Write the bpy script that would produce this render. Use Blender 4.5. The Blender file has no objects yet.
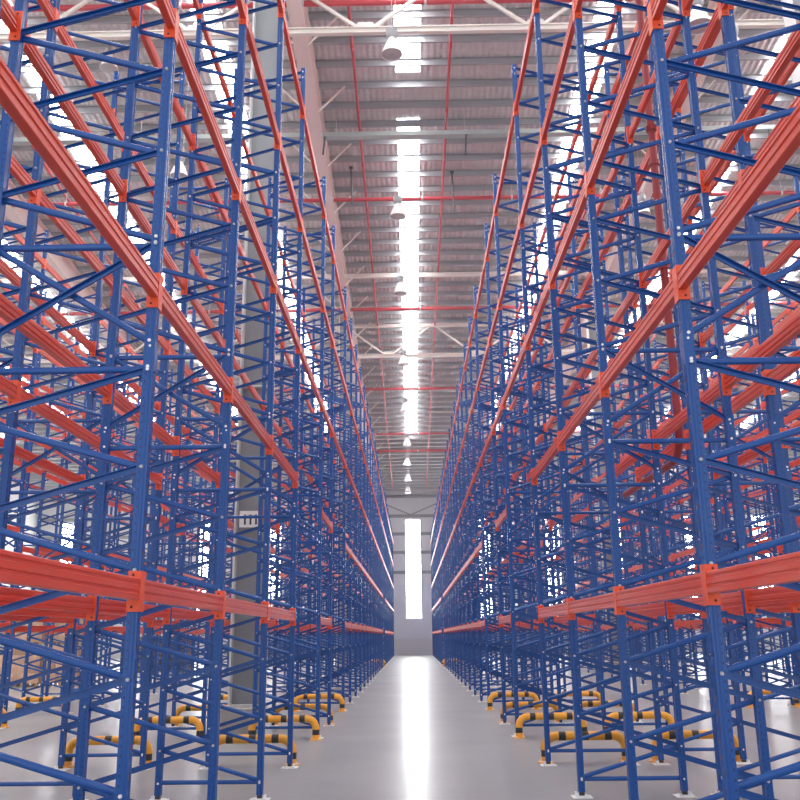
import bpy, math, random
from mathutils import Vector, Matrix
random.seed(7)
S = bpy.context.scene
COL = S.collection

# ------------------------------------------------------------------ camera
F_PX, PITCH, YAW, ROLL, EYE = 895.4, math.radians(14.796), math.radians(-0.609), math.radians(-0.627), 1.582
fw = Vector((math.sin(YAW) * math.cos(PITCH), math.cos(YAW) * math.cos(PITCH), math.sin(PITCH)))
r0 = Vector((math.cos(YAW), -math.sin(YAW), 0.0))
u0 = r0.cross(fw)
rv = r0 * math.cos(ROLL) + u0 * math.sin(ROLL)
uv = -r0 * math.sin(ROLL) + u0 * math.cos(ROLL)
cd = bpy.data.cameras.new('camera')
cd.sensor_width = 36.0
cd.lens = F_PX / 800.0 * 36.0
cd.clip_start, cd.clip_end = 0.05, 300
cam = bpy.data.objects.new('camera', cd)
COL.objects.link(cam)
cam.matrix_world = Matrix(((rv.x, uv.x, -fw.x, 0), (rv.y, uv.y, -fw.y, 0), (rv.z, uv.z, -fw.z, EYE), (0, 0, 0, 1)))
S.camera = cam


def seen(p):                       # depth if the point lies in the frame, else None
    d = Vector(p) - Vector((0, 0, EYE))
    z = d.dot(fw)
    if z < 0.3:
        return None
    if abs(d.dot(rv) / z) * F_PX > 420 or abs(d.dot(uv) / z) * F_PX > 420:
        return None
    return z


# ------------------------------------------------------------------ materials
def mat(name, col, rough=0.5, metal=0.0, spec=0.5, emit=None, estr=0.0):
    m = bpy.data.materials.new(name)
    m.use_nodes = True
    b = m.node_tree.nodes['Principled BSDF']
    b.inputs['Base Color'].default_value = (*col, 1)
    b.inputs['Roughness'].default_value = rough
    b.inputs['Metallic'].default_value = metal
    b.inputs['Specular IOR Level'].default_value = spec
    if emit:
        b.inputs['Emission Color'].default_value = (*emit, 1)
        b.inputs['Emission Strength'].default_value = estr
    return m


def nd(m, t, **k):
    n = m.node_tree.nodes.new(t)
    for a, v in k.items():
        setattr(n, a, v)
    return n


def ln(m, a, b):
    m.node_tree.links.new(a, b)


def mth(m, op, a, b=None, c=None):
    n = nd(m, 'ShaderNodeMath', operation=op)
    for i, v in enumerate((a, b, c)):
        if v is None:
            continue
        if isinstance(v, (int, float)):
            n.inputs[i].default_value = v
        else:
            ln(m, v, n.inputs[i])
    return n.outputs[0]


def mottle(m, c1, c2, scale=3.0, bump=0.0, stretch=None, rough=None, detail=6):
    b = m.node_tree.nodes['Principled BSDF']
    tc = nd(m, 'ShaderNodeTexCoord')
    src = tc.outputs['Object']
    if stretch:
        mp = nd(m, 'ShaderNodeMapping')
        mp.inputs['Scale'].default_value = stretch
        ln(m, src, mp.inputs['Vector'])
        src = mp.outputs[0]
    nz = nd(m, 'ShaderNodeTexNoise')
    nz.inputs['Scale'].default_value = scale
    nz.inputs['Detail'].default_value = detail
    ln(m, src, nz.inputs['Vector'])
    mx = nd(m, 'ShaderNodeMix', data_type='RGBA')
    mx.inputs['A'].default_value = (*c1, 1)
    mx.inputs['B'].default_value = (*c2, 1)
    rp = nd(m, 'ShaderNodeMapRange')
    rp.inputs['From Min'].default_value = 0.35
    rp.inputs['From Max'].default_value = 0.65
    ln(m, nz.outputs['Fac'], rp.inputs['Value'])
    ln(m, rp.outputs[0], mx.inputs['Factor'])
    ln(m, mx.outputs['Result'], b.inputs['Base Color'])
    if rough:
        rr = nd(m, 'ShaderNodeMapRange')
        rr.inputs['To Min'].default_value, rr.inputs['To Max'].default_value = rough
        ln(m, nz.outputs['Fac'], rr.inputs['Value'])
        ln(m, rr.outputs[0], b.inputs['Roughness'])
    if bump:
        bp = nd(m, 'ShaderNodeBump')
        bp.inputs['Strength'].default_value = bump
        bp.inputs['Distance'].default_value = 0.01
        ln(m, nz.outputs['Fac'], bp.inputs['Height'])
        ln(m, bp.outputs[0], b.inputs['Normal'])
    return m


BLUE = (0.004, 0.070, 0.30)
M = {}
# upright: blue paint with punched slots on the aisle face and small holes on the flanks
m = M['post'] = mat('blue_upright_paint', BLUE, 0.22)
tc = nd(m, 'ShaderNodeTexCoord')
sx = nd(m, 'ShaderNodeSeparateXYZ')
ln(m, tc.outputs['Object'], sx.inputs[0])
X, Y, Z = sx.outputs
fr = mth(m, 'FRACT', mth(m, 'DIVIDE', Z, 0.075))
slot = mth(m, 'LESS_THAN', mth(m, 'ABSOLUTE', mth(m, 'SUBTRACT', fr, 0.5)), 0.2)
pair = mth(m, 'LESS_THAN', mth(m, 'ABSOLUTE', mth(m, 'SUBTRACT', mth(m, 'ABSOLUTE', Y), 0.020)), 0.0055)
front = mth(m, 'GREATER_THAN', X, 0.0275)
fr2 = mth(m, 'FRACT', mth(m, 'DIVIDE', Z, 0.05))
dot = mth(m, 'LESS_THAN', mth(m, 'ABSOLUTE', mth(m, 'SUBTRACT', fr2, 0.5)), 0.14)
band = mth(m, 'LESS_THAN', mth(m, 'ABSOLUTE', mth(m, 'ADD', X, 0.016)), 0.0035)
hole = mth(m, 'MAXIMUM', mth(m, 'MULTIPLY', mth(m, 'MULTIPLY', slot, pair), front), mth(m, 'MULTIPLY', dot, band))
mx = nd(m, 'ShaderNodeMix', data_type='RGBA')
mx.inputs['A'].default_value = (*BLUE, 1)
mx.inputs['B'].default_value = (0.006, 0.028, 0.11, 1)
ln(m, hole, mx.inputs['Factor'])
ln(m, mx.outputs['Result'], m.node_tree.nodes['Principled BSDF'].inputs['Base Color'])

M['brace'] = mat('blue_brace_paint', (0.004, 0.073, 0.31), 0.18)
M['bolt'] = mat('zinc_bolt', (0.85, 0.87, 0.9), 0.35, 0.2)
M['beam'] = mottle(mat('red_orange_beam_paint', (0.6, 0.07, 0.035), 0.28), (0.74, 0.060, 0.018), (0.67, 0.054, 0.018), 1.3, stretch=(1, .5, 1))
M['conn'] = mat('front_lit_connector_orange', (0.80, 0.085, 0.022), 0.36)  # more orange than the beams: front light painted into the connector colour
M['connhole'] = mat('connector_hole', (0.05, 0.01, 0.01), 0.7)
M['plate'] = mat('galvanised_base_plate', (0.72, 0.73, 0.72), 0.5, 0.1)
M['grout'] = mottle(mat('pale_grout_pad', (0.8, 0.8, 0.77), 0.8), (0.80, 0.80, 0.77), (0.68, 0.67, 0.64), 14)
M['yellow'] = mat('yellow_guard_paint', (0.82, 0.37, 0.025), 0.4)
M['black'] = mat('black_band_paint', (0.018, 0.018, 0.022), 0.45)
M['floor'] = m = mat('polished_concrete', (0.29, 0.29, 0.29), 0.48)
pb = m.node_tree.nodes['Principled BSDF']
pb.inputs['Coat Weight'].default_value = 0.55
pb.inputs['Coat Roughness'].default_value = 0.15
tc = nd(m, 'ShaderNodeTexCoord')
na = nd(m, 'ShaderNodeTexNoise')
na.inputs['Scale'].default_value = 0.6
na.inputs['Detail'].default_value = 4
nb = nd(m, 'ShaderNodeTexNoise')
nb.inputs['Scale'].default_value = 14
nb.inputs['Detail'].default_value = 5
for q in (na, nb):
    ln(m, tc.outputs['Object'], q.inputs['Vector'])
sm = mth(m, 'ADD', mth(m, 'MULTIPLY', na.outputs['Fac'], 0.7), mth(m, 'MULTIPLY', nb.outputs['Fac'], 0.3))
cx = nd(m, 'ShaderNodeMix', data_type='RGBA')
cx.inputs['A'].default_value = (0.225, 0.225, 0.225, 1)
cx.inputs['B'].default_value = (0.33, 0.328, 0.322, 1)
ln(m, sm, cx.inputs['Factor'])
ln(m, cx.outputs['Result'], pb.inputs['Base Color'])
ln(m, mth(m, 'ADD', 0.15, mth(m, 'MULTIPLY', sm, 0.18)), pb.inputs['Coat Roughness'])
M['foil'] = mottle(mat('insulated_roof_sheet', (0.5, 0.47, 0.48), 0.4), (0.73, 0.71, 0.71), (0.56, 0.54, 0.54), 1.4, stretch=(2.2, 5, 1), rough=(0.18, 0.36))
b = M['foil']
tc = nd(b, 'ShaderNodeTexCoord')
wv = nd(b, 'ShaderNodeTexWave', bands_direction='X')
wv.inputs['Scale'].default_value = 1.57
ln(b, tc.outputs['Object'], wv.inputs['Vector'])
n2 = nd(b, 'ShaderNodeTexNoise')
n2.inputs['Scale'].default_value = 5.0
ln(b, tc.outputs['Object'], n2.inputs['Vector'])
hh = mth(b, 'ADD', mth(b, 'MULTIPLY', wv.outputs['Fac'], 0.6), n2.outputs['Fac'])
bp = nd(b, 'ShaderNodeBump')
bp.inputs['Strength'].default_value = 1.0
bp.inputs['Distance'].default_value = 0.05
ln(b, hh, bp.inputs['Height'])
ln(b, bp.outputs[0], b.node_tree.nodes['Principled BSDF'].inputs['Normal'])
M['purlin'] = mat('grey_purlin_steel', (0.36, 0.37, 0.39), 0.45, 0.3)
M['rafter'] = mat('pinkish_primer_steel', (0.80, 0.66, 0.62), 0.5)
M['truss'] = mat('cream_truss_paint', (0.76, 0.70, 0.64), 0.5)
M['column'] = mottle(mat('grey_column_paint', (0.33, 0.34, 0.36), 0.55), (0.23, 0.24, 0.26), (0.27, 0.28, 0.29), 0.8)
M['flange'] = mat('lit_column_flange_tone', (0.62, 0.63, 0.63), 0.5)  # column steel again, with the light on its flanges put into the colour
M['concrete'] = mottle(mat('concrete_plinth', (0.36, 0.35, 0.34), 0.8), (0.38, 0.37, 0.36), (0.29, 0.28, 0.27), 4, bump=.2)
M['redpipe'] = mat('red_sprinkler_paint', (0.50, 0.045, 0.06), 0.35)
M['tray'] = mat('grey_green_tray', (0.36, 0.40, 0.39), 0.5, 0.2)
M['cable'] = mat('dark_cable', (0.05, 0.05, 0.055), 0.6)
M['rod'] = mat('pale_hanger_rod', (0.6, 0.6, 0.6), 0.5)
M['lampgrey'] = mat('grey_lamp_housing', (0.34, 0.34, 0.36), 0.45, 0.3)
M['lampwhite'] = mat('white_lamp_reflector', (0.82, 0.80, 0.78), 0.35)
M['lens'] = mat('grey_lamp_lens', (0.42, 0.41, 0.41), 0.25)
M['sky'] = mat('daylit_skylight_panel', (0.9, 0.9, 0.9), 0.5, emit=(1.0, 0.985, 1.0), estr=21.0)
M['strip'] = mat('daylit_wall_panel', (0.9, 0.9, 0.9), 0.5, emit=(0.95, 0.98, 1.0), estr=20.0)
M['clad'] = mat('pale_wall_cladding', (0.74, 0.75, 0.76), 0.5)
b = M['clad']
tc = nd(b, 'ShaderNodeTexCoord')
wv = nd(b, 'ShaderNodeTexWave', bands_direction='X')
wv.inputs['Scale'].default_value = 5.0
ln(b, tc.outputs['Object'], wv.inputs['Vector'])
bp = nd(b, 'ShaderNodeBump')
bp.inputs['Strength'].default_value = 0.5
bp.inputs['Distance'].default_value = 0.02
ln(b, wv.outputs['Fac'], bp.inputs['Height'])
ln(b, bp.outputs[0], b.node_tree.nodes['Principled BSDF'].inputs['Normal'])
M['girt'] = mat('grey_girt_steel', (0.30, 0.31, 0.33), 0.5)
M['lowwall'] = mottle(mat('blue_grey_wall_panel', (0.5, 0.53, 0.58), 0.5), (0.70, 0.73, 0.78), (0.66, 0.69, 0.74), 0.5)
M['kerb'] = mat('pale_grey_wall_base', (0.62, 0.64, 0.66), 0.5)
M['carton'] = mottle(mat('brown_cardboard', (0.5, 0.32, 0.2), 0.8), (0.56, 0.37, 0.26), (0.46, 0.29, 0.20), 3)
b = M['carton']
oi = nd(b, 'ShaderNodeObjectInfo')
hs = nd(b, 'ShaderNodeHueSaturation')
pb = b.node_tree.nodes['Principled BSDF']
src = pb.inputs['Base Color'].links[0].from_socket
rr = nd(b, 'ShaderNodeMapRange')
rr.inputs['To Min'].default_value, rr.inputs['To Max'].default_value = .65, 1.2
ln(b, oi.outputs['Random'], rr.inputs['Value'])
ln(b, rr.outputs[0], hs.inputs['Value'])
ln(b, src, hs.inputs['Color'])
ln(b, hs.outputs[0], pb.inputs['Base Color'])
M['tape'] = mat('packing_tape', (0.62, 0.46, 0.30), 0.35)
M['timber'] = mottle(mat('raw_timber', (0.4, 0.27, 0.15), 0.8), (0.42, 0.29, 0.17), (0.30, 0.20, 0.12), 4, stretch=(1, 8, 8))
M['signwhite'] = mat('white_sign_board', (0.80, 0.79, 0.75), 0.5)
M['signblack'] = mat('black_sign_lettering', (0.02, 0.02, 0.025), 0.5)


# ------------------------------------------------------------------ mesh builder
class MB:
    def __init__(self):
        self.v, self.f, self.mi, self.mats = [], [], [], []

    def slot(self, m):
        if m not in self.mats:
            self.mats.append(m)
        return self.mats.index(m)

    def add(self, vs, fs, m):
        o, k = len(self.v), self.slot(m)
        self.v += [tuple(p) for p in vs]
        for f in fs:
            self.f.append(tuple(i + o for i in f))
            self.mi.append(k)

    def box(self, c, s, m):
        x, y, z = (a / 2 for a in s)
        vs = [(c[0] + i * x, c[1] + j * y, c[2] + k * z) for k in (-1, 1) for j in (-1, 1) for i in (-1, 1)]
        self.add(vs, [(0, 2, 3, 1), (4, 5, 7, 6), (0, 1, 5, 4), (2, 6, 7, 3), (0, 4, 6, 2), (1, 3, 7, 5)], m)

    def prism(self, prof, a, ea, eb, d, m, caps=True):      # profile (u,v) on axes ea, eb swept by d from a
        a, ea, eb, d = Vector(a), Vector(ea), Vector(eb), Vector(d)
        n = len(prof)
        base = [a + ea * p[0] + eb * p[1] for p in prof]
        flip = sum(prof[i][0] * prof[(i + 1) % n][1] - prof[(i + 1) % n][0] * prof[i][1] for i in range(n)) * ea.cross(eb).dot(d) < 0
        fs = [(i, (i + 1) % n, n + (i + 1) % n, n + i) for i in range(n)]
        if caps:
            fs += [tuple(range(n - 1, -1, -1)), tuple(range(n, 2 * n))]
        if flip:
            fs = [f[::-1] for f in fs]
        self.add(base + [p + d for p in base], fs, m)

    def bar(self, p, q, w, h, m, up=(0, 0, 1)):
        p, q = Vector(p), Vector(q)
        d = (q - p)
        t = d.normalized()
        u = Vector(up)
        if abs(t.dot(u)) > .98:
            u = Vector((0, 1, 0))
        a = t.cross(u).normalized()
        b = a.cross(t)
        self.prism([(-w / 2, -h / 2), (w / 2, -h / 2), (w / 2, h / 2), (-w / 2, h / 2)], p, a, b, d, m)

    def cyl(self, p, q, r, m, n=12, r2=None):
        p, q = Vector(p), Vector(q)
        t = (q - p).normalized()
        u = Vector((0, 0, 1)) if abs(t.z) < .9 else Vector((1, 0, 0))
        a = t.cross(u).normalized()
        b = t.cross(a)
        r2 = r if r2 is None else r2
        vs = []
        for c, rr in ((p, r), (q, r2)):
            vs += [c + a * (rr * math.cos(2 * math.pi * i / n)) + b * (rr * math.sin(2 * math.pi * i / n)) for i in range(n)]
        fs = [(i, (i + 1) % n, n + (i + 1) % n, n + i) for i in range(n)] + [tuple(range(n - 1, -1, -1)), tuple(range(n, 2 * n))]
        self.add(vs, fs, m)

    def lathe(self, prof, m, n=28, c=(0, 0, 0)):
        k = len(prof)
        vs = [(c[0] + r * math.cos(2 * math.pi * i / n), c[1] + r * math.sin(2 * math.pi * i / n), c[2] + z) for i in range(n) for r, z in prof]
        fs = [(i * k + j, ((i + 1) % n) * k + j, ((i + 1) % n) * k + j + 1, i * k + j + 1) for i in range(n) for j in range(k - 1)]
        self.add(vs, fs, m)

    def tube(self, pts, r, matfn, n=16):
        pts = [Vector(p) for p in pts]
        ref = None
        rings = []
        for i, p in enumerate(pts):
            t = (pts[min(i + 1, len(pts) - 1)] - pts[max(i - 1, 0)]).normalized()
            if ref is None:
                ref = t.orthogonal().normalized()
            ref = (ref - t * ref.dot(t)).normalized()
            b = t.cross(ref)
            rings.append([p + ref * (r * math.cos(2 * math.pi * k / n)) + b * (r * math.sin(2 * math.pi * k / n)) for k in range(n)])
        o = len(self.v)
        for rg in rings:
            self.v += [tuple(q) for q in rg]
        for i in range(len(pts) - 1):
            k = self.slot(matfn(i))
            for j in range(n):
                self.f.append((o + i * n + j, o + i * n + (j + 1) % n, o + (i + 1) * n + (j + 1) % n, o + (i + 1) * n + j))
                self.mi.append(k)

    def mesh(self, name, smooth=False, bevel=None):
        me = bpy.data.meshes.new(name)
        me.from_pydata(self.v, [], self.f)
        for mm in self.mats:
            me.materials.append(mm)
        me.polygons.foreach_set('material_index', self.mi)
        if smooth:
            me.polygons.foreach_set('use_smooth', [True] * len(me.polygons))
            me.set_sharp_from_angle(angle=math.radians(40))
        me.update()
        return me


def obj(name, me, parent=None, loc=(0, 0, 0), rz=0.0):
    o = bpy.data.objects.new(name, me)
    o.location = loc
    o.rotation_euler = (0, 0, rz)
    COL.objects.link(o)
    if parent is not None:
        o.parent = parent
    return o


def tag(o, label, cat, group=None):
    o['label'] = label
    o['category'] = cat
    if group:
        o['group'] = group
    return o


def thing(name, label, cat, loc=(0, 0, 0), rz=0.0, group=None):
    return tag(obj(name, None, None, loc, rz), label, cat, group)


def struct(name, me, parent=None, loc=(0, 0, 0)):
    o = obj(name, me, parent, loc)
    if parent is None:
        o['kind'] = 'structure'
    return o


# ------------------------------------------------------------------ building shell
YB, YF = 81.0, -6.0
XL, XR = -34.0, 38.0
ZE, SL = 14.5, 0.0833


def zr(y):
    return ZE + SL * (YB - y)


mb = MB(); mb.box(((XL + XR) / 2, (YB + YF) / 2, -0.1), (XR - XL, YB - YF, 0.2), M['floor'])
struct('floor', mb.mesh('floor'))

mb = MB()
mb.prism([(YF, zr(YF)), (YB, zr(YB)), (YB, zr(YB) + .12), (YF, zr(YF) + .12)], (XL, 0, 0), (0, 1, 0), (0, 0, 1), (XR - XL, 0, 0), M['foil'])
ceiling = struct('ceiling', mb.mesh('ceiling'))
mb = MB()
L = .21
mb.prism([(-.07, 0), (.005, 0), (.005, -L + .006), (.07, -L + .006), (.07, -L), (-.005, -L), (-.005, -.006), (-.07, -.006)], (XL, 0, 0), (0, 1, 0), (0, 0, 1), (XR - XL, 0, 0), M['purlin'])
pm = mb.mesh('purlin')
y = -4.0
k = 0
while y < YB - .4:
    o = obj('purlin', pm, ceiling, (0, y, zr(y) - .03))
    y += 1.02

# end wall
mb = MB(); mb.box(((XL + XR) / 2, YB + .1, (zr(YB) + 6) / 2), (XR - XL, .2, zr(YB) - 6), M['clad'])
mb2 = MB(); mb2.box(((XL + XR) / 2, YB + .1, 3.0), (XR - XL, .3, 6.0), M['lowwall'])
wb = struct('wall_back', mb.mesh('wall_back'))
obj('lower_panel', mb2.mesh('lower_panel'), wb)
for z in (7.1, 8.85, 10.5, 12.1, 13.9):
    mb = MB(); mb.prism([(0, -.13), (0, .13), (-.22, .13), (-.22, .09), (-.03, .09), (-.03, -.13)], (XL, YB, z), (0, 1, 0), (0, 0, 1), (XR - XL, 0, 0), M['girt'])
    obj('girt', mb.mesh('girt'), wb)
for xs in range(-4, 5):
    mb = MB(); mb.bar((xs * 8 + .0, YB - .12, 12.2), (xs * 8 + 4, YB - .12, 13.9), .09, .09, M['girt'])
    mb.bar((xs * 8 + 8, YB - .12, 12.2), (xs * 8 + 4, YB - .12, 13.9), .09, .09, M['girt'])
    obj('wall_bracing', mb.mesh('wall_bracing'), wb)
mb = MB(); mb.box(((XL + XR) / 2, YB - .08, .7), (XR - XL, .08, 1.4), M['kerb'])
struct('baseboard_back', mb.mesh('baseboard_back'))
n = 1
for k in range(-5, 7):
    x = .17 + 6.2 * k
    if XL + 1 < x < XR - 1:
        mb = MB(); mb.box((0, .115, 0), (1.30, .25, 8.6), M['clad']); mb.box((0, -.015, 0), (1.30, .01, 8.6), M['strip'])
        struct('window_%d' % n, mb.mesh('window'), None, (x, YB - .27, 7.42)); n += 1
# side walls
for nm, x in (('wall_left', XL), ('wall_right', XR)):
    mb = MB()
    mb.prism([(YF, 0), (YB, 0), (YB, zr(YB)), (YF, zr(YF))], (x - .1, 0, 0), (0, 1, 0), (0, 0, 1), (.2, 0, 0), M['clad'])
    struct(nm, mb.mesh(nm))
# skylights: long translucent strips up the slope
for k in range(-5, 7):
    x = .1 + 5.95 * k
    if not (XL + 1 < x < XR - 1):
        continue
    for (a, c) in ((3.0, 25.15), (27.55, 63.8)) if k == 0 else ((3.0, 63.8),):
        mb = MB()
        mb.prism([(a, zr(a) - .012), (c, zr(c) - .012), (c, zr(c) - .002), (a, zr(a) - .002)], (x - .39, 0, 0), (0, 1, 0), (0, 0, 1), (.78, 0, 0), M['sky'])
        struct('window_%d' % n, mb.mesh('skylight')); n += 1

# ------------------------------------------------------------------ roof steel
RAFT = (-15.2, -3.0, 9.0, 21.0)
lab = {-15.2: 'pinkish sloping steel rafter high over the far left rack rows', -3.0: 'pinkish deep steel rafter sloping over the rack rows just left of the aisle',
       9.0: 'pinkish sloping steel rafter over the racks right of the second aisle', 21.0: 'pinkish sloping steel rafter farthest to the right'}
mb = MB()
D, W, T = .95, .42, .03
prof = [(-W / 2, 0), (W / 2, 0), (W / 2, -T), (T / 2, -T), (T / 2, -D + T), (W / 2, -D + T), (W / 2, -D), (-W / 2, -D), (-W / 2, -D + T), (-T / 2, -D + T), (-T / 2, -T), (-W / 2, -T)]
ys, ye = 2.0, YB - .4
mb.prism(prof, (0, ys, zr(ys) - .245), (1, 0, 0), (0, 0, 1), (0, ye - ys, -SL * (ye - ys)), M['rafter'])
rm = mb.mesh('rafter_web')
for x in RAFT:
    t = thing('roof_rafter', lab[x], 'rafter', (x, 0, 0))
    obj('rafter_beam', rm, t)
    if x in (-3.0, 9.0):
        yy = 7.22
        while yy < 76:
            for s in (-1, 1):
                mb = MB(); mb.bar((s * .12, yy, zr(yy) - 1.17), (s * 1.05, yy - .05, zr(yy) - .22), .05, .05, M['truss'])
                obj('fly_brace', mb.mesh('fly_brace'), t)
            yy += 3.06
        for yy in (8.0, 17.6, 28.0, 40.0, 52.0, 64.0):
            mb = MB(); mb.box((0, 0, 0), (.40, .02, D - .06), M['rafter'])
            obj('stiffener', mb.mesh('stiffener'), t, (0, yy, zr(yy) - .245 - D / 2))


def truss(y, label, group):
    t = thing('roof_truss', label, 'truss', (0, y, 0), 0, group)
    zb, zt = zr(y) - 2.06, zr(y) - .42
    mb = MB(); mb.box((2, 0, zb), (62, .14, .15), M['truss']); mb.box((2, -.09, zb + .06), (62, .06, .03), M['truss']); obj('bottom_chord', mb.mesh('bottom_chord'), t)
    mb = MB(); mb.box((2, 0, zt), (62, .14, .15), M['truss']); obj('top_chord', mb.mesh('top_chord'), t)
    for k in range(-6, 8):
        xb = -1.05 + 4.6 * k
        for s in (-1, 1):
            mb = MB(); mb.bar((xb + s * .12, 0, zb + .05), (xb + s * 2.2, 0, zt), .08, .08, M['truss'], (0, 1, 0)); obj('web_member', mb.mesh('web_member'), t)
        mb = MB(); mb.prism([(-.3, 0), (.3, 0), (.2, .2), (-.2, .2)], (xb, -.09, zb + .03), (1, 0, 0), (0, 0, 1), (0, .02, 0), M['truss']); obj('gusset_plate', mb.mesh('gusset_plate'), t)


truss(20.9, 'cream steel truss across the ceiling, nearest one, at the first hanging lamp', 'ceiling trusses')
truss(43.95, 'cream steel truss across the ceiling, second and farther of the two', 'ceiling trusses')
mb = MB(); mb.box((2, 38.1, zr(38.1) - .55), (62, .16, .2), M['truss'])
tag(obj('roof_strut', mb.mesh('roof_strut')), 'pale slim strut crossing the ceiling just before the farther truss', 'strut')

# sprinkler mains across the roof
for y, off, r, lb in ((21.2, .88, .085, 'nearest, above the nearest truss'), (30.97, 1.0, .075, 'just beyond the grey cable tray'),
                      (40.65, 1.0, .085, 'just in front of the farther truss'), (51.75, 1.0, .075, 'first one past the farther truss'),
                      (60.75, 1.0, .07, 'upper of the far pair'), (64.94, 1.0, .09, 'lower and last of the far pair')):
    t = thing('sprinkler_main', 'red sprinkler pipe across the ceiling, ' + lb, 'pipe', (0, y, zr(y) - off), 0, 'red sprinkler mains crossing the ceiling')
    mb = MB(); mb.cyl((-29, 0, 0), (33, 0, 0), r, M['redpipe']); obj('pipe', mb.mesh('pipe', True), t)
    for k in range(-8, 10):
        mb = MB(); mb.cyl((0, 0, 0), (0, 0, off - .1), .012, M['rod'], 6); mb.cyl((-.03, 0, 0), (.03, 0, 0), r + .02, M['rod'], 12); obj('pipe_hanger', mb.mesh('pipe_hanger'), t, (k * 3.4 + .6, 0, 0))
# branch lines along the slope
for x, lb in ((-13.2, 'far left of all'), (-7.6, 'over the second aisle on the left'), (-1.58, 'over the left edge of the centre aisle'), (1.39, 'over the right edge of the centre aisle'), (7.2, 'over the second aisle on the right'), (13.2, 'far right of all')):
    t = thing('sprinkler_branch', 'red branch pipe along the roof slope, ' + lb, 'pipe', (x, 0, 0), 0, 'red branch pipes along the roof')
    mb = MB(); mb.cyl((0, 6, zr(6) - .42), (0, 78, zr(78) - .42), .048, M['redpipe']); obj('pipe', mb.mesh('pipe', True), t)
    y = 8.18
    while y < 77:
        mb = MB(); mb.cyl((0, -.12, .01), (0, .12, -.01), .06, M['redpipe'], 10); mb.cyl((0, 0, 0), (0, 0, -.16), .025, M['redpipe'], 8); obj('sprinkler_head', mb.mesh('sprinkler_head'), t, (0, y, zr(y) - .42))
        mb = MB(); mb.bar((0, .06, .03), (0, .06, .165), .03, .01, M['redpipe']); mb.cyl((0, .045, 0), (0, .075, 0), .052, M['rod'], 10); obj('pipe_hanger', mb.mesh('pipe_hanger'), t, (0, y, zr(y) - .42)); y += 3.06
# grey tray across with hanging drops
y = 27.02
t = thing('cable_tray', 'grey green cable tray crossing the ceiling with drop rods hanging from it', 'cable tray', (0, y, zr(y) - 1.0))
mb = MB(); mb.prism([(-.13, -.08), (.13, -.08), (.13, .08), (.11, .08), (.11, -.06), (-.11, -.06), (-.11, .08), (-.13, .08)], (-29, 0, 0), (0, 1, 0), (0, 0, 1), (62, 0, 0), M['tray']); obj('tray', mb.mesh('tray'), t)
for x in (-24, -19, -14, -9, -5.5, -2.35, 2.0, 5.5, 9, 14, 19, 24):
    mb = MB(); mb.cyl((x, 0, .9), (x, 0, -.05), .014, M['rod'], 6); obj('hanger_rod', mb.mesh('hanger_rod'), t)
for x, l in ((-8.3, 1.2), (-2.72, .75), (2.05, .85), (6.5, 1.1), (12.2, 1.0)):
    mb = MB(); mb.cyl((x, -.1, -.05), (x - .06, -.1, -l), .03, M['cable'], 8); obj('drop_cable', mb.mesh('drop_cable'), t)
for x, yy, l, lb in ((-2.05, 30.0, 1.5, 'left of the skylight strip'), (1.72, 30.4, 1.7, 'right of the skylight strip')):
    mb = MB(); mb.cyl((0, 0, 0), (.05, 0, -l), .03, M['cable'], 8); mb.box((0, 0, -.02), (.14, .14, .04), M['cable'])
    tag(obj('hanging_conduit', mb.mesh('hanging_conduit'), None, (x, yy, zr(yy) - .25)), 'short dark conduit dropping from the purlins ' + lb, 'conduit')

# ------------------------------------------------------------------ columns
def column(x, y, label, sign):
    t = thing('steel_column', label, 'column', (x, y, 0), 0, 'grey columns carrying the rafters')
    h = zr(y) - 1.2
    mb = MB(); mb.box((0, 0, h / 2), (.58, .03, h), M['column'])
    obj('web', mb.mesh('web'), t)
    for s in (-1, 1):
        mb = MB(); mb.box((s * .295, 0, h / 2), (.035, .46, h), M['flange']); obj('flange', mb.mesh('flange'), t)
    for z in (h - .75, h - 1.45, 6.4):
        mb = MB(); mb.box((0, -.06, z), (.56, .19, .03), M['flange']); obj('stiffener', mb.mesh('stiffener'), t)
    mb = MB(); mb.box((0, -.37, .2), (.66, 1.15, .4), M['concrete']); obj('plinth', mb.mesh('plinth'), t)
    mb = MB(); mb.box((0, 0, .41), (.6, .5, .025), M['flange']); obj('base_plate', mb.mesh('base_plate'), t)
    if sign:
        sg = tag(obj('column_sign', None, None, (x, y - .24, 3.76)), 'white square sign with black upright strokes fixed to the grey column', 'sign')
        mb = MB(); mb.box((0, 0, 0), (.42, .012, .31), M['signwhite']); obj('board', mb.mesh('board'), sg)
        for k, dx in enumerate((-.105, 0, .105)):
            mb = MB(); mb.box((0, 0, 0), (.036, .006, .19), M['signblack']); mb.box((-.025, 0, .075), (.03, .006, .025), M['signblack']); obj('numeral', mb.mesh('numeral'), sg, (dx, -.009, -.01))


column(-3.03, 17.15, 'grey steel column on a concrete plinth behind the left front rack row', True)
column(-3.03, 41.0, 'grey unsigned steel column deep among the left rack rows', False)
column(8.94, 17.35, 'grey steel column standing between the rack rows right of the second aisle', False)
column(8.94, 41.0, 'grey steel column far back between the right rack rows', False)

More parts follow.
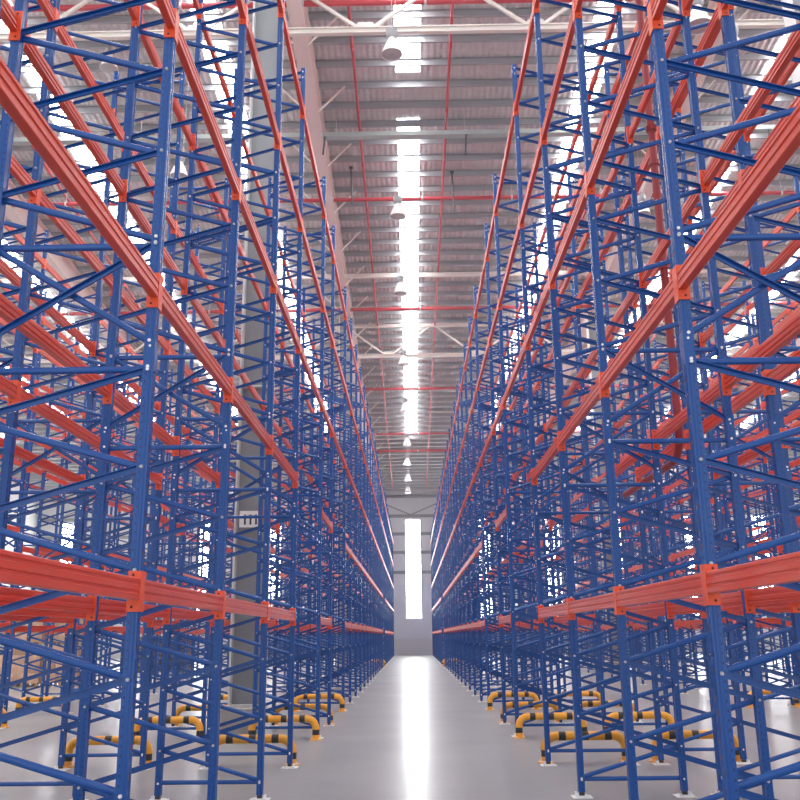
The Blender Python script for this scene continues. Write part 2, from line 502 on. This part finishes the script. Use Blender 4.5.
# red riser on the right
t = thing('sprinkler_riser', 'red vertical sprinkler riser pipe with collars between the two right front rack rows', 'pipe', (2.90, 9.45, 0))
mb = MB(); M['riser'] = mat('dark_red_riser_paint', (0.30, 0.022, 0.03), 0.4); pts = [(0, 0, zr(9.45) - 1.0 - .1 * i) for i in range(2)] + [(0, 0, z) for z in (12, 8, 4.0)] + [(0, .3 - .3 * math.cos(a), 3.7 - .3 * math.sin(a)) for a in (0.0, .4, .8, 1.2, 1.57)] + [(0, 2.6, 3.4)]
mb.tube(pts, .043, lambda i: M['riser']); obj('pipe', mb.mesh('pipe', True), t)
for z in (8.6, 7.35, 6.9, 5.6):
    mb = MB(); mb.cyl((0, 0, -.03), (0, 0, .03), .062, M['riser'], 14); obj('collar', mb.mesh('collar', True), t, (0, 0, z))
for z in (8.0, 5.2):
    mb = MB(); mb.bar((0, 0, 0), (-.125, .26, 0), .03, .04, M['riser']); obj('pipe_hanger', mb.mesh('pipe_hanger'), t, (0, 0, z))

# ------------------------------------------------------------------ lamps
mb = MB(); mb.lathe([(.0, .72), (.12, .72), (.145, .70), (.15, .60), (.13, .50), (.10, .46), (.0, .46)], M['lampgrey']); ballast_m = mb.mesh('ballast', True)
mb = MB(); mb.lathe([(.085, .47), (.10, .42), (.17, .28), (.235, .10), (.265, 0), (.272, -.015), (.262, -.015), (.255, .0), (.225, .10), (.16, .27), (.085, .43)], M['lampwhite']); refl_m = mb.mesh('reflector', True)
mb = MB(); mb.lathe([(.256, .004), (.256, -.004), (.15, -.012), (.06, -.014), (0.0, -.014)], M['lens']); mb.lathe([(.05, -.012), (.05, -.03), (0, -.03)], M['lampgrey'], 14); lens_m = mb.mesh('lens', True)
mb = MB(); mb.tube([(0, 0, .70), (0, 0, .76)] + [(.05 * math.sin(a), 0, .81 - .05 * math.cos(a)) for a in [i * .5 for i in range(1, 12)]], .012, lambda i: M['lampgrey'], 8); hook_m = mb.mesh('hook', True)


def lamp(x, y, z, label, group):
    t = thing('high_bay_lamp', label, 'lamp', (x, y, z), 0, group)
    obj('reflector', refl_m, t); obj('lens', lens_m, t); obj('ballast', ballast_m, t); obj('hook', hook_m, t)
    l = zr(y) - .2 - z
    mb = MB(); mb.cyl((0, 0, .84), (0, 0, l), .009, M['rod'], 6); obj('hanger_rod', mb.mesh('hanger_rod'), t)
    mb = MB(); mb.cyl((.08, 0, .6), (.14, 0, l), .007, M['rod'], 6); obj('power_cord', mb.mesh('power_cord'), t)


order = ['nearest and largest', 'second', 'third', 'fourth', 'fifth', 'sixth', 'seventh', 'eighth', 'ninth and farthest']
for (x, y), w in zip(((-.32, 19.8), (-.3, 27.6), (-.3, 33.4), (-.25, 41.0), (-.22, 47.8), (-.17, 54.3), (-.2, 58.9), (-.17, 63.1), (-.18, 66.8)), order):
    lamp(x, y, zr(y) - 3.67, 'white bell lamp hanging over the centre aisle, %s in the line' % w, 'bell lamps over the centre aisle')


def ray(px, py, d):
    v = Vector((0, 0, EYE)) + (fw + rv * ((px - 400) / F_PX) + uv * ((400 - py) / F_PX)) * d
    return v


for px, py, d, lb in ((699, 26, 18.5, 'nearest one right of the aisle, high in the upper right'), (735, 52, 23, 'right of the aisle, just behind the nearest one there'), (643, 214, 32, 'right of the aisle and lowest in view, beside the red riser'),
                      (111, 44, 27, 'upper left, seen over the left rack rows'), (179, 176, 27, 'left of the aisle, lower than the upper left one')):
    p = ray(px, py, d)
    lamp(p.x, p.y, min(p.z, zr(p.y) - 1.2), 'white bell lamp hanging ' + lb, 'bell lamps over the side aisles')

# ------------------------------------------------------------------ racking
H_TOP = 10.09
LEV = [1.74, 3.553, 5.465, 7.337, 9.206]            # underside of each beam connector
y = [2.87, 5.17, 7.47, 9.77, 12.07, 15.45, 17.56, 21.03]
while len(y) < 20:
    y.append(y[-1] + 2.3)
y.append(y[-1] + 3.42)
while y[-1] + 2.3 < 79:
    y.append(y[-1] + 2.3)
FY = y
TUNNEL = {4, 6, 19}                                  # bays with no beams below the third level
HD = 0.517                                           # half depth of a frame, post centre to post centre

# upright: rolled channel opening towards the middle of the frame (aisle face at +x)
a = [(-.032, .022), (-.032, .034), (-.009, .034), (-.004, .030), (.012, .030), (.017, .034), (.027, .034), (.0305, .0325), (.032, .029), (.032, .012), (.027, .008)]
outer = a + [(x_, -y_) for x_, y_ in reversed(a)]
inn = [(.0245, -.006), (.029, -.0135), (.029, -.0295), (.0265, -.031), (.018, -.031), (.013, -.027), (-.005, -.027), (-.010, -.031), (-.029, -.031), (-.029, -.022)]
inner = inn + [(x_, -y_) for x_, y_ in reversed(inn)]
mb = MB()
mb.prism(outer + inner, (0, 0, .05), (1, 0, 0), (0, 1, 0), (0, 0, H_TOP - .05), M['post'])
for z in (3.30,):                         # splice sleeve bolts
    for s in (-1, 1):
        mb.cyl((.004, s * .028, z), (.004, s * .040, z), .008, M['bolt'], 8)
mb.prism([(.0345, -.0365), (.0345, .0365), (-.022, .0365), (-.022, .0345), (.0325, .0345), (.0325, -.0345), (-.022, -.0345), (-.022, -.0365)], (0, 0, 3.14), (1, 0, 0), (0, 1, 0), (0, 0, .2), M['brace'])
post_m = mb.mesh('upright')
mb = MB()
mb.box((0, 0, .010), (.13, .11, .012), M['plate']); mb.box((0, 0, .03), (.05, .05, .04), M['black'])
mb.box((.0, 0, .002), (.20, .18, .006), M['grout'])
for s in (-1, 1):
    mb.cyl((.05, s * .042, .01), (.05, s * .042, .045), .010, M['bolt'], 8)
foot_m = mb.mesh('base_plate')

CH = [(-.021, .014), (-.0195, .0075), (-.0155, .0025), (-.009, 0), (.009, 0), (.0155, .0025), (.0195, .0075), (.021, .014), (.021, .026), (.016, .026), (.016, .005), (-.016, .005), (-.016, .026), (-.021, .026)]


def brace_into(mb, x0, z0, x1, z1, yo, bolts=True, Y=0.0):
    d = Vector((x1 - x0, 0, z1 - z0))
    t = d.normalized()
    nrm = Vector((-t.z, 0, t.x))
    fl = 1 if yo >= 0 else -1
    mb.prism(CH, (x0, Y + yo, z0), nrm, (0, fl, 0), d, M['brace'])
    if bolts:
        for xx, zz in ((x0, z0), (x1, z1)):
            mb.cyl((xx, Y - .042, zz), (xx, Y + .042, zz), .0105, M['bolt'], 8)


XE = HD - .002
DIAG, HORZ = [], []
F0 = .178
zz = F0
up = True
for i in range(10):
    DIAG.append((zz, zz + .2975)); zz += .2975
DIAG += [(3.335, 3.975), (3.335, 3.975)]
zz = 4.02
for i in range(20):
    DIAG.append((zz, zz + .3)); zz += .3
HORZ = [.165, 3.17, 3.98, 9.92]
_bm = {}


def diag_spec(i):            # inner-side x sign +1: local ends for inner side at +x
    z0, z1 = DIAG[i]
    if i < 10:
        k = i
    elif i == 10:
        return (XE, z0, -XE, z1, .006)
    elif i == 11:
        return (-XE, z0, XE, z1, -.006)
    else:
        k = i - 12
    return (XE, z0, -XE, z1, .004) if k % 2 == 0 else (-XE, z0, XE, z1, -.004)


def diag_mesh(i, s):
    x0, z0, x1, z1, yo = diag_spec(i)
    key = (round(z1 - z0, 4), x0 > 0, yo, s)
    if key not in _bm:
        mb = MB(); brace_into(mb, s * x0, 0, s * x1, z1 - z0, yo); _bm[key] = mb.mesh('diagonal_brace', True)
    return _bm[key]


mb = MB(); brace_into(mb, -XE, 0, XE, 0, .012); horz_m = mb.mesh('horizontal_brace', True)

BH = .120
BP = [(-.02, 0), (.022, 0), (.026, .004), (.026, .032), (.019, .037), (.019, .048), (.026, .053), (.026, .080), (.019, .085), (.019, .096), (.026, .101), (.026, .116), (.022, BH), (-.016, BH), (-.020, .116), (-.020, .086), (-.012, .078), (-.012, .066), (-.026, .058), (-.026, .038), (-.016, .032), (-.016, .024), (-.026, .018), (-.026, .004)]


def beam_geo(mb, L, s, Y=0.0, X=0.0, Zc=0.0):
    mb.prism([(s * u, v) for u, v in BP], (X, Y - L / 2, Zc), (1, 0, 0), (0, 0, 1), (0, L, 0), M['beam'])


def conn_geo(mb, e, s, Y=0.0, X=0.0, Zc=0.0):          # e: +1 far end, -1 near end; Y is the beam's end
    # plate closing the beam end, as wide as the post, and a leg hooked along the post's aisle face
    mb.box((X - s * .008, Y - e * .004, Zc + .105), (.072, .008, .225), M['conn'])
    mb.box((X + s * .026, Y + e * .016, Zc + .105), (.006, .046, .225), M['conn'])
    for z in (.018, .195):
        mb.cyl((X - s * .015, Y - e * .0085, Zc + z), (X - s * .015, Y - e * .0095, Zc + z), .008, M['connhole'], 8)


_beam = {}


def beam_mesh(L, s, joined):
    k = (round(L, 3), s, joined)
    if k not in _beam:
        mb = MB(); beam_geo(mb, L, s)
        if joined:
            for e in (-1, 1):
                conn_geo(mb, e, s, e * L / 2, 0, -.055)
        _beam[k] = mb.mesh('beam')
    return _beam[k]


_conn = {}
for s in (-1, 1):
    for e in (-1, 1):
        mb = MB(); conn_geo(mb, e, s); _conn[e, s] = mb.mesh('beam_connector')


def rack(xc, side, label, near):
    """one run of racking; side = -1 for runs left of the camera, so its inner line is at +x"""
    t = thing('pallet_rack', label, 'rack', (xc, FY[0], 0), 0, 'blue and orange pallet rack rows')
    inner = -side
    o0 = FY[0]
    for yf in FY:
        for s in (-1, 1):
            p = obj('upright', post_m, t, (s * HD, yf - o0, 0), 0 if s > 0 else math.pi)
            if near:
                obj('base_plate', foot_m, p)
            else:
                p.data = post_far
    dl = []
    for yf in FY:
        for i in range(len(DIAG)):
            z = (DIAG[i][0] + DIAG[i][1]) / 2
            dl.append((seen((xc, yf, z)) or 900 + yf, yf, i))
    dl.sort()
    for d, yf, i in dl[:100]:
        obj('diagonal_brace', diag_mesh(i, inner), t, (0, yf - o0, DIAG[i][0]))
    mb = MB()
    for d, yf, i in dl[100:]:
        x0, z0, x1, z1, yo = diag_spec(i)
        brace_into(mb, inner * x0, z0, inner * x1, z1, yo, d < 30, yf - o0)
    o = obj('diagonal_brace', mb.mesh('diagonal_brace', True), t); o['kind'] = 'stuff'
    hl = sorted((seen((xc, yf, z)) or 900 + yf, yf, z) for yf in FY for z in HORZ)
    for d, yf, z in hl[:100]:
        obj('horizontal_brace', horz_m, t, (0, yf - o0, z))
    mb = MB()
    for d, yf, z in hl[100:]:
        brace_into(mb, -XE, z, XE, z, .012, False, yf - o0)
    o = obj('horizontal_brace', mb.mesh('horizontal_brace', True), t); o['kind'] = 'stuff'
    bl = []
    for b in range(len(FY) - 1):
        for li, z in enumerate(LEV):
            if b in TUNNEL and li < 2:
                continue
            for s in (-1, 1):
                ym = (FY[b] + FY[b + 1]) / 2
                ds = [seen((xc + s * HD, ym + q * (FY[b + 1] - FY[b]) / 2, z)) for q in (-.9, -.4, 0, .4, .9)]
                ds = [q for q in ds if q]
                bl.append((min(ds) if ds else 900 + ym, b, z, s))
    bl.sort()
    stuff = MB()
    for k, (d, b, z, s) in enumerate(bl):
        L = FY[b + 1] - FY[b] - .071
        ym = (FY[b] + FY[b + 1]) / 2 - o0
        xb = s * (HD + .010)
        if k < 100:
            bo = obj('beam', beam_mesh(L, s, not near), t, (xb, ym, z + .055))
            if near:
                for e in (-1, 1):
                    obj('beam_connector', _conn[e, s], bo, (0, e * L / 2, -.055))
        else:
            beam_geo(stuff, L, s, ym, xb, z + .055)
            for e in (-1, 1):
                conn_geo(stuff, e, s, ym + e * L / 2, xb, z)
    o = obj('beam', stuff.mesh('beam'), t); o['kind'] = 'stuff'


mb = MB()
mb.prism(outer + inner, (0, 0, .05), (1, 0, 0), (0, 1, 0), (0, 0, H_TOP - .05), M['post'])
mb.box((0, 0, .008), (.2, .18, .012), M['grout']); mb.box((0, 0, .03), (.05, .05, .04), M['black'])
post_far = mb.mesh('upright_with_foot')

ROWS = [
    (-2.085, -1, 'blue rack row, orange beams, lining the left side of the centre aisle', True),
    (-3.95, -1, 'blue and orange rack row behind the left front row, beyond the grey signed column', True),
    (-8.24, -1, 'blue and orange rack row across the second aisle, on the left', False),
    (-9.65, -1, 'outermost left blue and orange rack row, nearest the brown cartons', False),
    (2.203, 1, 'blue rack row, orange beams, lining the right side of the centre aisle', True),
    (3.617, 1, 'blue and orange rack row close behind the right front row and red riser', True),
    (7.90, 1, 'blue and orange rack row across the second aisle, on the right', False),
    (9.98, 1, 'blue and orange rack row, fourth to the right of the centre aisle', False),
    (14.26, 1, 'blue and orange rack row, fifth to the right of the centre aisle', False),
    (15.67, 1, 'outermost right blue and orange rack row, sixth from the centre aisle', False),
]
for r in ROWS:
    rack(*r)

# ------------------------------------------------------------------ hoop guards
R, HT, HW, RB = .056, .32, 1.03, .15
pts, cum = [], 0
path = [(-HW / 2, 0, .02 + k * .02) for k in range(12)]
path = [(-HW / 2, 0, .02), (-HW / 2, 0, .075), (-HW / 2, 0, .155), (-HW / 2, 0, HT - RB)]
for i in range(1, 7):
    q = i / 6 * math.pi / 2
    path.append((-HW / 2 + RB - RB * math.cos(q), 0, HT - RB + RB * math.sin(q)))
xs = [-.34, -.25, -.045, .045, .25, .34]
path += [(x_, 0, HT) for x_ in xs]
for i in range(0, 7):
    q = i / 6 * math.pi / 2
    path.append((HW / 2 - RB + RB * math.sin(q), 0, HT - RB + RB * math.cos(q)))
path += [(HW / 2, 0, .155), (HW / 2, 0, .075), (HW / 2, 0, .02)]
npth = len(path)
# black bands: one on each leg and three along the top rail
blk = {1, npth - 3}
for i in range(npth - 1):
    (xa, _, za), (xb_, _, zb) = path[i], path[i + 1]
    if abs(za - HT) < 1e-6 and abs(zb - HT) < 1e-6:
        for lo, hi in ((-.35, -.24), (-.046, .046), (.24, .35)):
            if lo <= (xa + xb_) / 2 <= hi and xb_ - xa < .12:
                blk.add(i)
mb = MB(); mb.tube(path, R, lambda i: M['black'] if i in blk else M['yellow']); hoop_m = mb.mesh('hoop', True)
mb = MB(); mb.cyl((0, 0, 0), (0, 0, .012), .10, M['yellow'], 18); mb.cyl((0, 0, .012), (0, 0, .02), .066, M['yellow'], 16)
for q in range(4):
    mb.cyl((.08 * math.cos(q * 1.57 + .78), .08 * math.sin(q * 1.57 + .78), .01), (.08 * math.cos(q * 1.57 + .78), .08 * math.sin(q * 1.57 + .78), .026), .01, M['bolt'], 6)
flange_m = mb.mesh('base_flange')


def hoop(x, yy, label):
    t = thing('hoop_guard', label, 'barrier', (x, yy, 0), 0, 'striped guard hoops at the rack passages')
    obj('hoop', hoop_m, t)
    for s in (-1, 1):
        obj('base_flange', flange_m, t, (s * HW / 2, 0, 0))


rown = {-2.085: 'left front rack row', -3.95: 'second row on the left', -8.24: 'third row on the left', -9.65: 'outermost left row',
        2.203: 'right front rack row', 3.617: 'second row on the right', 7.90: 'third row on the right', 9.98: 'fourth row on the right'}
SP = [(FY[4] + .23, 'near side of first passage'), (FY[5] - .23, 'far side of first passage'),
      (FY[6] + .23, 'near side of second passage'), (FY[7] - .23, 'far side of second passage'),
      (FY[19] + .23, 'near side of distant third passage'), (FY[20] - .23, 'far side of distant third passage')]
for xc, nm in rown.items():
    for i, (yy, w) in enumerate(SP):
        if i > 3 and abs(xc) > 3:
            continue
        hoop(xc, yy, 'striped hoop guard, %s, %s' % (nm, w))

# ------------------------------------------------------------------ brown cartons block-stacked on the far left
mb = MB()
for i in range(7):
    mb.box((0, -.5 + i * .1667, .13), (1.15, .11, .022), M['timber'])
for x_ in (-.52, 0, .52):
    mb.box((x_, 0, .108), (.1, 1.1, .022), M['timber'])
    for y_ in (-.48, 0, .48):
        mb.box((x_, y_, .058), (.1, .1, .08), M['timber'])
    mb.box((x_, 0, .009), (.1, 1.1, .018), M['timber'])
pal_m = mb.mesh('pallet')
cw, cdp, chh = .375, .40, .308
mb = MB(); mb.box((0, 0, chh / 2), (cw, cdp, chh), M['carton']); car_m = mb.mesh('carton')
mb = MB(); mb.box((0, 0, chh + .001), (.06, cdp + .004, .003), M['tape']); mb.box((0, -cdp / 2 - .0015, chh - .05), (.06, .003, .10), M['tape']); tape_m = mb.mesh('tape')
ordn = ['leftmost', 'second', 'third', 'fourth']
for c in range(4):
    px_, py_ = -16.4 + c * 1.30, 33.4 + .12 * (c % 2)
    for lv in range(2):
        zb = lv * 1.40
        w = 'upper' if lv else 'lower'
        tag(obj('timber_pallet', pal_m, None, (px_, py_, zb)), '%s timber pallet under brown cartons, %s stack at the far left' % (w, ordn[c]), 'pallet', 'pallets under the far left cartons')
        for lay in range(4):
            for i in (-1, 0, 1):
                b = obj('carton', car_m, None, (px_ + i * .385, py_ - .30, zb + .142 + lay * .313))
                tag(b, 'brown carton, %s of layer %s on the %s pallet, %s stack' % (('left', 'middle', 'right')[i + 1], ('one', 'two', 'three', 'four')[lay], w, ordn[c]), 'carton', 'brown cartons stacked at the far left')
                obj('tape', tape_m, b)

# two dark stacks of empty pallets behind the left racks
M['darktimber'] = mottle(mat('weathered_timber', (0.2, 0.13, 0.08), 0.85), (0.24, 0.16, 0.10), (0.14, 0.09, 0.06), 4, stretch=(1, 8, 8))
dm = pal_m.copy()
for i_, mm_ in enumerate(dm.materials):
    dm.materials[i_] = M['darktimber']
nth = ['bottom', 'second', 'third', 'fourth', 'fifth', 'sixth', 'seventh', 'eighth', 'ninth', 'tenth', 'eleventh', 'top']
for sx_, nm_ in ((-11.55, 'inner'), (-13.0, 'outer')):
    for k in range(12):
        tag(obj('timber_pallet', dm, None, (sx_, 46.2, k * .143)), 'dark weathered timber pallet, %s of the %s empty stack behind the left racks' % (nth[k] + (' from below' if 0 < k < 11 else ''), nm_), 'pallet', 'empty pallet stacks behind the left racks')

# ------------------------------------------------------------------ air in the hall: thin volume added for the glare veil
hz = bpy.data.materials.new('glare_veil_air')
hz.use_nodes = True
hz.node_tree.nodes.clear()
vs = nd(hz, 'ShaderNodeVolumeScatter')
vs.inputs['Color'].default_value = (0.93, 0.96, 1.0, 1)
vs.inputs['Density'].default_value = 0.0015
vs.inputs['Anisotropy'].default_value = 0.55
mo = nd(hz, 'ShaderNodeOutputMaterial')
ln(hz, vs.outputs[0], mo.inputs['Volume'])
mb = MB()
mb.prism([(YF - 1, -.4), (YB + 1, -.4), (YB + 1, zr(YB) + .5), (YF - 1, zr(YF) + .6)], (XL - .5, 0, 0), (0, 1, 0), (0, 0, 1), (XR - XL + 1, 0, 0), hz)
o = obj('haze', mb.mesh('haze')); o['kind'] = 'stuff'; tag(o, 'faint haze filling the hall, added as a glare veil, brightest near the far window', 'haze')

# ------------------------------------------------------------------ light
w = bpy.data.worlds.new('world')
S.world = w
w.use_nodes = True
bg = w.node_tree.nodes['Background']
bg.inputs['Color'].default_value = (0.92, 0.96, 1.0, 1)
bg.inputs['Strength'].default_value = 1.45  # rear left open, so this background doubles as added front fill

S.view_settings.view_transform = 'Standard'
S.view_settings.look = 'None'
S.view_settings.gamma = 1.0
S.view_settings.use_curve_mapping = False
S.view_settings.exposure = 0.12
try:
    S.cycles.max_bounces = 8
    S.cycles.diffuse_bounces = 5
    S.cycles.glossy_bounces = 4
    S.cycles.use_denoising = True
    S.cycles.sample_clamp_indirect = 8.0
except Exception:
    pass
